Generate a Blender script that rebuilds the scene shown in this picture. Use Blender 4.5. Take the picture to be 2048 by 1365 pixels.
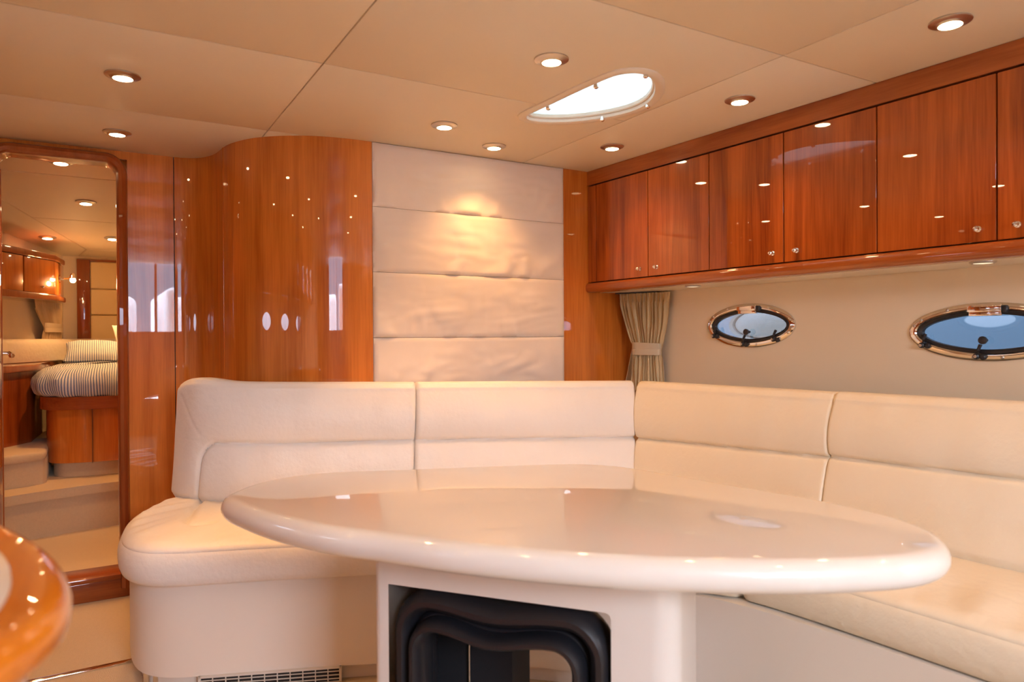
import bpy, bmesh, math, random
from mathutils import Vector, Matrix, noise, geometry
sin, cos, pi, sqrt, exp = math.sin, math.cos, math.pi, math.sqrt, math.exp
S = bpy.context.scene
for o in list(bpy.data.objects): bpy.data.objects.remove(o)
COL = S.collection
# ------------------------------------------------------------ camera
cd = bpy.data.cameras.new('camera'); cam = bpy.data.objects.new('camera', cd); COL.objects.link(cam)
S.camera = cam
YAW, PIT, ROL, CH = math.radians(30.47), math.radians(-.349), math.radians(-.322), 1.135
F = Vector((sin(YAW)*cos(PIT), cos(YAW)*cos(PIT), sin(PIT)))
r_ = F.cross(Vector((0, 0, 1))).normalized(); u_ = r_.cross(F)
r2 = r_*cos(ROL)+u_*sin(ROL); u2 = -r_*sin(ROL)+u_*cos(ROL)
cam.matrix_world = Matrix(((r2.x, u2.x, -F.x, 0), (r2.y, u2.y, -F.y, 0), (r2.z, u2.z, -F.z, CH), (0, 0, 0, 1)))
cd.sensor_width = 36; cd.lens = 1419/2048*36; cd.clip_start = .02
cd.dof.use_dof = True; cd.dof.focus_distance = 2.9; cd.dof.aperture_fstop = 3.2
# ------------------------------------------------------------ world, daylight, exposure
W = bpy.data.worlds.new('world'); S.world = W; W.use_nodes = True
nt = W.node_tree; nt.nodes.clear()
N = nt.nodes.new; L = nt.links.new
tc = N('ShaderNodeTexCoord'); sp = N('ShaderNodeSeparateXYZ'); cr = N('ShaderNodeValToRGB')
bg = N('ShaderNodeBackground'); wo = N('ShaderNodeOutputWorld'); mr = N('ShaderNodeMapRange')
L(tc.outputs['Generated'], sp.inputs[0]); L(sp.outputs['Z'], mr.inputs['Value'])
mr.inputs['From Min'].default_value = -.3; mr.inputs['From Max'].default_value = 1
L(mr.outputs[0], cr.inputs[0]); L(cr.outputs[0], bg.inputs[0]); L(bg.outputs[0], wo.inputs[0])
e = cr.color_ramp.elements
e[0].position = 0; e[0].color = (.30, .36, .42, 1); e[1].position = 1; e[1].color = (.62, .78, 1, 1)
for p, c in ((.22, (.42, .50, .58, 1)), (.26, (.84, .88, 1, 1)), (.5, (.76, .85, 1, 1))):
    q = e.new(p); q.color = c
bg.inputs[1].default_value = 24
def area(name, loc, rot, sx, sy, en, col, portal=False):
    l = bpy.data.lights.new(name, 'AREA'); l.shape = 'RECTANGLE'; l.size = sx; l.size_y = sy; l.energy = en; l.color = col
    o = bpy.data.objects.new(name, l); COL.objects.link(o); o.location = loc; o.rotation_euler = rot
    if portal: l.cycles.is_portal = True
    return o
# daylight falling in through the companionway behind the camera
area('companionway_portal', (.48, -2.31, 1.83), (pi/2, 0, 0), 1.14, 1.22, 1, (1, 1, 1), True)
S.view_settings.view_transform = 'Standard'; S.view_settings.look = 'None'
S.view_settings.gamma = 1; S.view_settings.use_curve_mapping = False
S.view_settings.exposure = 0.50
LAMP = (1, .50, .17)
LAMP_W = 6.6

# ------------------------------------------------------------ materials
MATS = {}
def mat(name, col, rough=.5, metal=0, coat=0, bump=0, bscale=200, bdist=.001, spec=.5, var=0, vscale=3, sheen=0, trans=0, ior=1.5, bstretch=None):
    m = bpy.data.materials.new(name); m.use_nodes = True; t = m.node_tree; b = t.nodes['Principled BSDF']
    b.inputs['Base Color'].default_value = (*col, 1); b.inputs['Roughness'].default_value = rough
    b.inputs['Metallic'].default_value = metal; b.inputs['Coat Weight'].default_value = coat
    b.inputs['Coat Roughness'].default_value = .02; b.inputs['Specular IOR Level'].default_value = spec
    b.inputs['Sheen Weight'].default_value = sheen; b.inputs['Transmission Weight'].default_value = trans; b.inputs['IOR'].default_value = ior
    tcn = t.nodes.new('ShaderNodeTexCoord')
    if var:
        nz = t.nodes.new('ShaderNodeTexNoise'); nz.inputs['Scale'].default_value = vscale; nz.inputs['Detail'].default_value = 3
        mx = t.nodes.new('ShaderNodeMix'); mx.data_type = 'RGBA'
        mx.inputs[6].default_value = (*[c*(1-var) for c in col], 1); mx.inputs[7].default_value = (*[min(1, c*(1+var)) for c in col], 1)
        t.links.new(tcn.outputs['Object'], nz.inputs['Vector']); t.links.new(nz.outputs[0], mx.inputs[0]); t.links.new(mx.outputs[2], b.inputs['Base Color'])
    if bump:
        nz = t.nodes.new('ShaderNodeTexNoise'); nz.inputs['Scale'].default_value = bscale; nz.inputs['Detail'].default_value = 4
        bp = t.nodes.new('ShaderNodeBump'); bp.inputs['Strength'].default_value = bump; bp.inputs['Distance'].default_value = bdist
        src = tcn.outputs['Object']
        if bstretch:
            mp = t.nodes.new('ShaderNodeMapping'); mp.inputs['Scale'].default_value = bstretch
            t.links.new(src, mp.inputs[0]); src = mp.outputs[0]
        t.links.new(src, nz.inputs['Vector']); t.links.new(nz.outputs[0], bp.inputs['Height']); t.links.new(bp.outputs[0], b.inputs['Normal'])
    MATS[name] = m; return m
def wood(name, dark, light, axis='Z', rough=.28, coat=1.0, scale=1.0):
    m = bpy.data.materials.new(name); m.use_nodes = True; t = m.node_tree; b = t.nodes['Principled BSDF']
    n = t.nodes.new; l = t.links.new
    tcn = n('ShaderNodeTexCoord'); mp = n('ShaderNodeMapping'); a = n('ShaderNodeTexNoise'); c = n('ShaderNodeTexNoise'); mx = n('ShaderNodeMath'); rp = n('ShaderNodeValToRGB')
    s = [14*scale]*3; s['XYZ'.index(axis)] = .9*scale; mp.inputs['Scale'].default_value = s
    l(tcn.outputs['Object'], mp.inputs[0]); l(mp.outputs[0], a.inputs['Vector'])
    a.inputs['Scale'].default_value = 1.0; a.inputs['Detail'].default_value = 4; a.inputs['Distortion'].default_value = .6
    mp2 = n('ShaderNodeMapping'); s2 = [150*scale]*3; s2['XYZ'.index(axis)] = 6*scale; mp2.inputs['Scale'].default_value = s2
    l(tcn.outputs['Object'], mp2.inputs[0]); l(mp2.outputs[0], c.inputs['Vector']); c.inputs['Scale'].default_value = 1
    mx.operation = 'MULTIPLY_ADD'; l(c.outputs[0], mx.inputs[0]); mx.inputs[1].default_value = .35; l(a.outputs[0], mx.inputs[2])
    l(mx.outputs[0], rp.inputs[0]); l(rp.outputs[0], b.inputs['Base Color'])
    rp.color_ramp.elements[0].position = .48; rp.color_ramp.elements[0].color = (*dark, 1)
    rp.color_ramp.elements[1].position = .84; rp.color_ramp.elements[1].color = (*light, 1)
    b.inputs['Roughness'].default_value = rough; b.inputs['Coat Weight'].default_value = coat; b.inputs['Coat Roughness'].default_value = .008
    b.inputs['Coat IOR'].default_value = 1.6; b.inputs['Specular IOR Level'].default_value = .12
    MATS[name] = m; return m
def emit(name, col, st):
    m = bpy.data.materials.new(name); m.use_nodes = True; b = m.node_tree.nodes['Principled BSDF']
    b.inputs['Base Color'].default_value = (*col, 1); b.inputs['Emission Color'].default_value = (*col, 1); b.inputs['Emission Strength'].default_value = st
    MATS[name] = m; return m
wood('cherry', (.46, .115, .010), (.70, .215, .030))
wood('cherry_red', (.23, .040, .005), (.50, .115, .016))
wood('cherry_red_y', (.26, .05, .008), (.42, .11, .02), 'Y')
wood('cherry_trim', (.24, .05, .012), (.36, .09, .02))
wood('cherry_trim_x', (.24, .05, .012), (.36, .09, .02), 'X')
wood('cherry_counter', (.60, .15, .008), (.82, .25, .015), 'Y')
mat('joint_dark', (.012, .008, .006), .7)
mat('joint_brown', (.10, .03, .01), .6)
mat('ceiling_vinyl', (.80, .69, .53), .55, bump=.25, bscale=500, bdist=.0006, var=.03)
mat('ceiling_joint', (.60, .47, .33), .7)
mat('leather', (.82, .77, .72), .42, bump=.5, bscale=34, bdist=.005, var=.02, vscale=6, spec=.4)
mat('leather_lamplit', (.80, .70, .55), .42, bump=.5, bscale=34, bdist=.005, var=.02, vscale=6, spec=.4)  # copy of the cream leather with warm lamplight mixed into its base colour
mat('vinyl_base', (.76, .69, .61), .5, bump=.15, bscale=300, bdist=.0006)
mat('hull_vinyl', (.84, .69, .49), .7, bump=.35, bscale=420, bdist=.0006, var=.03)
mat('blind_fabric', (.80, .69, .60), .8, bump=.3, bscale=600, bdist=.0006, sheen=.2, var=.03, vscale=8)
mat('curtain_silk', (.68, .49, .25), .5, bump=.2, bscale=400, bdist=.0006, sheen=.3)
mat('carpet', (.62, .46, .28), .95, bump=.8, bscale=350, bdist=.004, var=.08, vscale=90, sheen=.2)
mat('chrome', (.80, .78, .76), .07, metal=1)
mat('brushed', (.62, .58, .54), .3, metal=1)
mat('rubber', (.012, .012, .016), .45, coat=.2)
mat('black_plastic', (.02, .02, .024), .4)
mat('niche_black', (.006, .006, .009), .8)
mat('table_white', (.84, .80, .74), .35, coat=1)
mat('gelcoat', (.78, .72, .66), .3, coat=.3)
mat('cream_plastic', (.80, .70, .56), .35)
mat('headboard_fabric', (.84, .64, .34), .8, bump=.2, bscale=400)
mat('cabin_fabric', (.80, .66, .46), .8, bump=.2, bscale=400)
mat('pillow_white', (.82, .80, .76), .8)
mat('vent_grey', (.62, .58, .52), .5)
mat('deck_white', (.85, .85, .86), .5)
mat('hills', (.10, .16, .20), .9)
emit('bulb', (1, .72, .40), 30)
emit('puck_lens', (1, .85, .6), .6)
def glass_mat(name, col, rough):
    m = bpy.data.materials.new(name); m.use_nodes = True; t = m.node_tree; t.nodes.clear()
    o = t.nodes.new('ShaderNodeOutputMaterial'); tr = t.nodes.new('ShaderNodeBsdfTransparent'); gl = t.nodes.new('ShaderNodeBsdfGlossy')
    fr = t.nodes.new('ShaderNodeFresnel'); mx = t.nodes.new('ShaderNodeMixShader'); fr.inputs[0].default_value = 1.5
    tr.inputs[0].default_value = (*col, 1); gl.inputs['Roughness'].default_value = rough
    t.links.new(fr.outputs[0], mx.inputs[0]); t.links.new(tr.outputs[0], mx.inputs[1]); t.links.new(gl.outputs[0], mx.inputs[2]); t.links.new(mx.outputs[0], o.inputs[0])
    MATS[name] = m
glass_mat('tinted_glass', (.15, .17, .19), .02)
glass_mat('port_glass', (.28, .31, .35), .02)
def frosted():
    m = bpy.data.materials.new('frosted_glass'); m.use_nodes = True; t = m.node_tree; b = t.nodes['Principled BSDF']; o = t.nodes['Material Output']
    tr = t.nodes.new('ShaderNodeBsdfTranslucent'); mx = t.nodes.new('ShaderNodeMixShader'); tr.inputs[0].default_value = (.075, .077, .070, 1)
    b.inputs['Base Color'].default_value = (.5, .55, .5, 1); b.inputs['Roughness'].default_value = .4
    mx.inputs[0].default_value = .8; t.links.new(b.outputs[0], mx.inputs[1]); t.links.new(tr.outputs[0], mx.inputs[2]); t.links.new(mx.outputs[0], o.inputs[0])
    MATS['frosted_glass'] = m
frosted()
def stripe():
    m = bpy.data.materials.new('striped_cotton'); m.use_nodes = True; t = m.node_tree; b = t.nodes['Principled BSDF']
    n = t.nodes.new; l = t.links.new
    uv = n('ShaderNodeUVMap'); sx = n('ShaderNodeSeparateXYZ'); a = n('ShaderNodeMath'); c = n('ShaderNodeMath'); d = n('ShaderNodeMath'); mx = n('ShaderNodeMix'); mx.data_type = 'RGBA'
    l(uv.outputs[0], sx.inputs[0]); a.operation = 'MULTIPLY'; a.inputs[1].default_value = 2*pi/.0125; l(sx.outputs[0], a.inputs[0])
    c.operation = 'SINE'; l(a.outputs[0], c.inputs[0]); d.operation = 'GREATER_THAN'; d.inputs[1].default_value = .1; l(c.outputs[0], d.inputs[0])
    mx.inputs[6].default_value = (.74, .73, .70, 1); mx.inputs[7].default_value = (.15, .21, .36, 1); l(d.outputs[0], mx.inputs[0]); l(mx.outputs[2], b.inputs['Base Color'])
    b.inputs['Roughness'].default_value = .85; MATS['striped_cotton'] = m
stripe()

# ------------------------------------------------------------ helpers
def autosmooth(bm, ang=35):
    a = math.radians(ang)
    for f in bm.faces: f.smooth = True
    for ed in bm.edges:
        ed.smooth = not (len(ed.link_faces) == 2 and ed.calc_face_angle(0) > a)
def obj(name, bm, m, parent=None, local=False, ang=35, recalc=True):
    if recalc: bmesh.ops.recalc_face_normals(bm, faces=bm.faces)
    autosmooth(bm, ang)
    me = bpy.data.meshes.new(name); bm.to_mesh(me); bm.free()
    me.materials.append(MATS[m])
    o = bpy.data.objects.new(name, me); COL.objects.link(o)
    if parent:
        o.parent = parent
        if not local:
            q = Vector((0, 0, 0)); p = parent
            while p: q = q+p.location; p = p.parent
            o.location = -q
    return o
def thing(name, label, cat, loc=(0, 0, 0), group=None):
    o = bpy.data.objects.new(name, None); COL.objects.link(o); o.location = loc; o.empty_display_size = .05
    o['label'] = label; o['category'] = cat
    if group: o['group'] = group
    return o
def struct(o): o['kind'] = 'structure'; return o
def sempty(name, loc=(0, 0, 0)):
    o = bpy.data.objects.new(name, None); COL.objects.link(o); o.location = loc; o.empty_display_size = .05
    return struct(o)
def box(bm, x0, x1, y0, y1, z0, z1, bev=0, seg=2):
    r = bmesh.ops.create_cube(bm, size=1, matrix=Matrix.Translation(((x0+x1)/2, (y0+y1)/2, (z0+z1)/2)) @ Matrix.Diagonal((abs(x1-x0), abs(y1-y0), abs(z1-z0), 1)))
    if bev:
        es = list({ed for v in r['verts'] for ed in v.link_edges})
        bmesh.ops.bevel(bm, geom=es, offset=bev, segments=seg, affect='EDGES', profile=.5)
    return bm
def B(*a, **k): return box(bmesh.new(), *a, **k)
def obox(bm, c, ax, ay, az, hx, hy, hz, bev=0, seg=2):
    """box centred at c with half sizes along unit axes"""
    M = Matrix((( ax[0], ay[0], az[0], c[0]), (ax[1], ay[1], az[1], c[1]), (ax[2], ay[2], az[2], c[2]), (0, 0, 0, 1))) @ Matrix.Diagonal((2*hx, 2*hy, 2*hz, 1))
    r = bmesh.ops.create_cube(bm, size=1, matrix=M)
    if bev:
        es = list({ed for v in r['verts'] for ed in v.link_edges})
        bmesh.ops.bevel(bm, geom=es, offset=bev, segments=seg, affect='EDGES', profile=.5)
    return bm
def prism(bm, pts, z0, z1, bev=0, seg=2, axis='Z'):
    def P(a, b, c): return (a, b, c) if axis == 'Z' else ((a, c, b) if axis == 'Y' else (c, a, b))
    v0 = [bm.verts.new(P(x, y, z0)) for x, y in pts]; v1 = [bm.verts.new(P(x, y, z1)) for x, y in pts]
    f0 = bm.faces.new(v0[::-1]); f1 = bm.faces.new(v1); n = len(pts)
    for i in range(n): bm.faces.new((v0[i], v0[(i+1) % n], v1[(i+1) % n], v1[i]))
    if bev: bmesh.ops.bevel(bm, geom=list(f0.edges)+list(f1.edges), offset=bev, segments=seg, affect='EDGES', profile=.5)
    return bm
def loft(bm, rings, close_ring=True, caps=True, close_path=False):
    R = [[bm.verts.new(p) for p in r] for r in rings]; n = len(R[0]); m = len(R)
    for i in range(m if close_path else m-1):
        a, b = R[i], R[(i+1) % m]
        for j in range(n if close_ring else n-1):
            try: bm.faces.new((a[j], a[(j+1) % n], b[(j+1) % n], b[j]))
            except ValueError: pass
    if caps and close_ring and not close_path: bm.faces.new(R[0][::-1]); bm.faces.new(R[-1])
    return R
def tube(bm, path, r, n=10, closed=False, ry=None, up=Vector((0, 0, 1))):
    """round or oval tube; ry radius along `up`"""
    P = [Vector(p) for p in path]; m = len(P); rings = []
    for i, p in enumerate(P):
        a = P[i-1] if (i or closed) else P[0]; b = P[(i+1) % m] if (i < m-1 or closed) else P[-1]
        t = (b-a).normalized(); s = t.cross(up)
        if s.length < 1e-4: s = t.cross(Vector((1, 0, 0)))
        s.normalize(); w = s.cross(t).normalized()
        rr = r(i/(m-1)) if callable(r) else r
        rings.append([p+s*cos(2*pi*k/n)*rr+w*sin(2*pi*k/n)*(ry or rr) for k in range(n)])
    loft(bm, rings, caps=not closed, close_path=closed); return bm
def lathe(bm, prof, n=24, c=(0, 0, 0), axis='Z'):
    rings = []
    for r, z in prof:
        ring = []
        for k in range(n):
            a = 2*pi*k/n; x, y = max(r, 1e-5)*cos(a), max(r, 1e-5)*sin(a)
            q = (x, y, z) if axis == 'Z' else ((z, x, y) if axis == 'X' else (x, z, y))
            ring.append(Vector(q)+Vector(c))
        rings.append(ring)
    loft(bm, rings); return bm
def catmull(pts, k=6, closed=False):
    out = []; n = len(pts); P = [Vector(p) for p in pts]
    for i in range(n if closed else n-1):
        p0 = P[(i-1) % n] if (closed or i) else P[0]*2-P[1]; p1 = P[i]; p2 = P[(i+1) % n]; p3 = P[(i+2) % n] if (closed or i < n-2) else P[-1]*2-P[-2]
        for j in range(k):
            t = j/k; out.append(.5*((2*p1)+(-p0+p2)*t+(2*p0-5*p1+4*p2-p3)*t*t+(-p0+3*p1-3*p2+p3)*t**3))
    if not closed: out.append(P[-1])
    return out
def resample(P, n, closed=False):
    P = [Vector(p) for p in P]
    if closed: P = P+[P[0]]
    d = [0]
    for a, b in zip(P, P[1:]): d.append(d[-1]+(b-a).length)
    T = d[-1]; out = []; j = 0
    for i in range(n):
        s = T*i/(n if closed else n-1)
        while j < len(d)-2 and d[j+1] < s: j += 1
        f = (s-d[j])/max(1e-9, d[j+1]-d[j]); out.append(P[j].lerp(P[j+1], min(1, f)))
    return out
def offset_loop(P, d):
    n = len(P); out = []
    A = sum(P[i].x*P[(i+1) % n].y-P[(i+1) % n].x*P[i].y for i in range(n))
    sg = 1 if A > 0 else -1
    for i in range(n):
        t = (P[(i+1) % n]-P[i-1]).normalized(); out.append(Vector((P[i].x+t.y*d*sg, P[i].y-t.x*d*sg)))
    return out   # d>0 grows
def rrect(x0, x1, y0, y1, r, n=6):
    out = []
    for cx, cy, a0 in ((x1-r, y1-r, 0), (x0+r, y1-r, pi/2), (x0+r, y0+r, pi), (x1-r, y0+r, 1.5*pi)):
        for k in range(n+1): a = a0+pi/2*k/n; out.append((cx+r*cos(a), cy+r*sin(a)))
    return out
CZ = 1.965

# ============================================================ STRUCTURE
# floor
fl = struct(obj('floor', B(-1.4, 2.6, -2.3, 3.62, -.05, 0), 'carpet'))
# ceiling: root = backing in the joints, panels = children, skylight opening left free
SKY_IN = [(1.400, 2.250), (1.403, 2.15), (1.408, 2.05), (1.412, 1.95), (1.420, 1.84), (1.432, 1.765), (1.462, 1.728), (1.505, 1.722), (1.555, 1.745), (1.61, 1.795), (1.66, 1.86), (1.695, 1.94), (1.700, 2.02), (1.675, 2.10), (1.63, 2.175), (1.58, 2.23), (1.52, 2.272), (1.46, 2.293), (1.42, 2.285)]
sky_in = [Vector((p.x, p.y)) for p in resample([Vector((x, y)) for x, y in [tuple(q) for q in catmull([Vector((a, b, 0)) for a, b in SKY_IN], 4, True) and [(v.x, v.y) for v in catmull([Vector((a, b, 0)) for a, b in SKY_IN], 4, True)]]], 72, True)]
sky_hole = offset_loop(sky_in, .012)
def seam_strip(bm, x0, x1, y0, y1): box(bm, x0, x1, y0, y1, CZ+.006, CZ+.02)
bm = bmesh.new(); w = .012
seam_strip(bm, .604-w, .604+w, -.7, 3.65); seam_strip(bm, 1.77-w, 1.77+w, -.7, 3.0)
seam_strip(bm, -1.4, 1.37, 2.143-w, 2.143+w); seam_strip(bm, -1.4, 2.3, 2.945-w, 2.945+w)
seam_strip(bm, 1.70, 1.77, 2.143-w, 2.143+w); seam_strip(bm, .604, 2.6, 1.41-w, 1.41+w); seam_strip(bm, -1.4, 2.6, .1-w, .1+w)
ceil = struct(obj('ceiling', bm, 'ceiling_joint'))
g = .0018
def cpanel(pts): obj('ceiling_panel', prism(bmesh.new(), pts, CZ, CZ+.02, .0025, 2), 'ceiling_vinyl', ceil)
def rect(x0, x1, y0, y1): return [(x0+g, y0+g), (x1-g, y0+g), (x1-g, y1-g), (x0+g, y1-g)]
cpanel(rect(-1.4, .604, 1.0, 2.143)); cpanel(rect(-1.4, .604, 2.143, 2.945)); cpanel(rect(-1.4, .604, 2.945, 3.65)); cpanel(rect(.604, 2.3, 2.945, 3.65))
cpanel(rect(1.77, 2.6, 1.41, 2.945)); cpanel(rect(1.77, 2.6, .1, 1.41)); cpanel(rect(.604, 1.77, .1, 1.41)); cpanel(rect(-1.4, .604, .1, 1.0))
cpanel(rect(-1.4, -.12, -2.3, .1)); cpanel(rect(1.08, 2.6, -2.3, .1)); cpanel(rect(-.12, 1.08, -1.6, .1))
# the two panels notched round the skylight
def notch(y0, y1, ys, top):
    loop = sky_hole; n = len(loop)
    ins = [(p.y > ys+g) if top else (p.y < ys-g) for p in loop]
    k0 = next(i for i in range(n) if ins[i] and not ins[i-1]); seq = []
    i = k0
    while ins[i % n]: seq.append(loop[i % n]); i += 1
    yy = ys+g if top else ys-g
    xs = sorted((seq[0].x, seq[-1].x)); 
    if seq[0].x > seq[-1].x: seq = seq[::-1]     # left -> right
    mid = [(xs[0], yy)]+[(p.x, p.y) for p in seq]+[(xs[1], yy)]
    mid[0] = (seq[0].x, yy); mid[-1] = (seq[-1].x, yy)
    if top: return [(.604+g, yy)]+mid+[(1.77-g, yy), (1.77-g, y1-g), (.604+g, y1-g)]
    return [(.604+g, y0+g), (1.77-g, y0+g), (1.77-g, yy)]+mid[::-1]+[(.604+g, yy)]
cpanel(notch(2.143, 2.945, 2.143, True)); cpanel(notch(1.41, 2.143, 2.143, False))

# forward wall: door wall, S-curved panelling, bulkhead
WF = struct(obj('wall_forward', B(-1.4, -.40, 3.60, 3.66, 0, CZ), 'cherry'))
def wallpath(pts, z0=0, z1=CZ, th=.02, m='cherry', name='wood_panel'):
    """vertical panel following pts (x,y); thickness away from the room (left normal of direction of travel)"""
    P = [Vector((x, y)) for x, y in pts]; n = len(P); back = []
    for i in range(n):
        t = (P[min(n-1, i+1)]-P[max(0, i-1)]).normalized(); back.append(P[i]+Vector((-t.y, t.x))*th)
    poly = [(p.x, p.y) for p in P]+[(p.x, p.y) for p in back[::-1]]
    return obj(name, prism(bmesh.new(), poly, z0, z1), m, WF, ang=40)
wallpath([(-1.4, 3.58), (-.375, 3.58)])
wallpath([(.13, 3.58), (.3155, 3.58)])
obj('joint', B(.3155, .3195, 3.583, 3.60, 0, CZ), 'joint_dark', WF)
fil = [(v.x, v.y) for v in catmull([Vector(p) for p in ((.3195, 3.58, 0), (.372, 3.572, 0), (.425, 3.535, 0), (.463, 3.465, 0), (.480, 3.38, 0), (.486, 3.30, 0))], 6)]
wallpath(fil)
cvx = [(v.x, v.y) for v in catmull([Vector(p) for p in ((.488, 3.297, 0), (.50, 3.235, 0), (.522, 3.175, 0), (.563, 3.095, 0), (.62, 3.03, 0), (.69, 2.975, 0), (.76, 2.937, 0), (.84, 2.911, 0), (.93, 2.898, 0), (1.019, 2.895, 0))], 6)]
wallpath(cvx)
wallpath([(1.019, 2.905), (2.002, 2.905)])
wallpath([(2.002, 2.895), (2.47, 2.895)])
obj('door_header', B(-.41, .16, 3.582, 3.60, 1.93, CZ), 'cherry', WF)
# starboard hull side (slightly toed in going forward), with the elliptical ports cut through
def hx(y): return 2.44+(2.895-y)*.05
PORTS = [(2.155, 1.178, .232, .097), (1.215, 1.1425, .250, .097), (.27, 1.12, .25, .097)]
def lens(cy, cz, a, b, n=48, p=1.75):
    out = []
    for k in range(n):
        t = 2*pi*k/n; c, s = cos(t), sin(t)
        out.append((cy+a*math.copysign(abs(c)**(2/p), c)*1.0, cz+b*math.copysign(abs(s)**(2/2.0), s)))
    return out
def wall_with_holes(y0, y1, z0, z1, holes, X):
    outer = [Vector((y0, z0, 0)), Vector((y1, z0, 0)), Vector((y1, z1, 0)), Vector((y0, z1, 0))]
    loops = [outer]+[[Vector((a, b, 0)) for a, b in h] for h in holes]
    tris = geometry.tessellate_polygon(loops); flat = [v for l in loops for v in l]
    bm = bmesh.new(); V = [bm.verts.new((X(v.x), v.x, v.y)) for v in flat]
    for t in tris:
        try: bm.faces.new([V[i] for i in t])
        except ValueError: pass
    return bm
WS = wall_with_holes(-2.35, 2.92, 0, CZ+.02, [lens(c, z, a-.030, b-.025) for c, z, a, b in PORTS], hx)
WS = struct(obj('wall_starboard', WS, 'hull_vinyl'))
# port side wall behind/left of the camera
px_ = lambda y: -1.30
WP = struct(obj('wall_port', wall_with_holes(-2.35, 3.62, 0, CZ+.02, [lens(c, 1.25, .21, .085) for c in (2.6, 1.75, .9)], px_), 'hull_vinyl'))
# aft bulkhead with the open companionway
WA = struct(obj('wall_aft', B(-1.4, -.12, -2.35, -2.3, 0, 2.6), 'cherry_trim'))
obj('wall_panel', B(1.08, 2.6, -2.35, -2.3, 0, 2.6), 'cherry', WA); obj('wall_panel', B(-.12, 1.08, -2.35, -2.3, 0, 1.22), 'cherry', WA)
obj('hatch_side', B(-.14, -.12, -2.3, -1.6, CZ, 2.6), 'cherry_trim', WA); obj('hatch_side', B(1.08, 1.10, -2.3, -1.6, CZ, 2.6), 'cherry_trim', WA)
obj('hatch_side', B(-.12, 1.08, -1.62, -1.6, CZ, 2.6), 'cherry_trim', WA); obj('hatch_roof', B(-.14, 1.1, -2.35, -1.6, 2.45, 2.48), 'cherry_trim', WA)
obj('hatch_post', B(.62, .65, -2.34, -2.31, 1.22, 2.45, .004), 'cherry_trim', WA)
# ---- door opening into the forward cabin
D = sempty('door_1', (-.12, 3.58, 0))
def arch(inset, yv):
    """path along opening edge, inset>0 outward"""
    x0, x1, zt, r = -.338-inset, .087+inset, 1.905+inset, .045+inset
    p = [(x1, .04)]
    for k in range(13): a = pi/2*k/12; p.append((x1-r+r*cos(a), zt-r+r*sin(a)))
    for k in range(13): a = pi/2+pi/2*k/12; p.append((x0+r+r*cos(a), zt-r+r*sin(a)))
    p.append((x0, .04)); return [Vector((x, yv, z)) for x, z in p]
bm = bmesh.new(); P0, P1 = arch(0, 0), arch(.044, 0); rings = []
for a, b in zip(P0, P1):
    ring = []
    for k, (f, y) in enumerate(((0, 3.66), (0, 3.575), (.05, 3.558), (.2, 3.545), (.5, 3.538), (.8, 3.545), (.95, 3.558), (1, 3.582), (1, 3.66))):
        q = a.lerp(b, f); ring.append((q.x, y, q.z))
    rings.append(ring)
loft(bm, rings); obj('door_frame', bm, 'cherry_trim', D)
bm = B(-.38, .094, 3.535, 3.70, .085, .108, .006); obj('threshold', bm, 'cherry_trim_x', D)
struct(obj('baseboard_forward', B(-.9, .30, 3.552, 3.58, 0, .084, .004), 'cherry_trim_x'))
struct(obj('wall_cabin_aft', B(.09, 1.3, 3.64, 3.70, 0, CZ), 'cherry')); struct(obj('wall_cabin_aft.001', B(-1.4, -.34, 3.67, 3.70, 0, CZ), 'cherry'))
# door leaf folded back out of sight, its lever reaching into view
hp = Vector((-.335, 3.69, 0)); da = math.atan2(4.35-3.69, -.435+.335); dv = Vector((cos(da), sin(da), 0)); dn = Vector((dv.y, -dv.x, 0))
bm = bmesh.new(); c = hp+dv*.21+Vector((0, 0, 1.0))-dn*.016; obox(bm, c, dv, dn, Vector((0, 0, 1)), .205, .016, .86, .004); leaf = obj('door_leaf', bm, 'cherry_trim', D)
hc = hp+dv*.36+Vector((0, 0, 1.06))
bm = bmesh.new(); obox(bm, hc+dn*.003, dv, dn, Vector((0, 0, 1)), .018, .004, .05, .003)
tube(bm, [hc+dn*.004+Vector((0, 0, .01)), hc+dn*.03+Vector((0, 0, .01)), hc+dn*.05+Vector((0, 0, .01))], .009, 12)
tube(bm, [hc+dn*.045-dv*.0+Vector((0, 0, .012)), hc+dn*.047-dv*.04+Vector((0, 0, .008)), hc+dn*.047-dv*.075+Vector((0, 0, .004)), hc+dn*.047-dv*.10+Vector((0, 0, .002))], .009, 12)
lathe(bm, [(0, -.012), (.009, -.009), (.013, 0), (.009, .009), (0, .012)], 14, hc+dn*.047-dv*.105+Vector((0, 0, .002)))
obj('door_handle', bm, 'chrome', leaf)
# chrome strips let into the floor
bm = bmesh.new(); box(bm, -1.0, .113, 2.812, 2.838, 0, .006, .002); struct(obj('trim_1', bm, 'chrome'))

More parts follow.
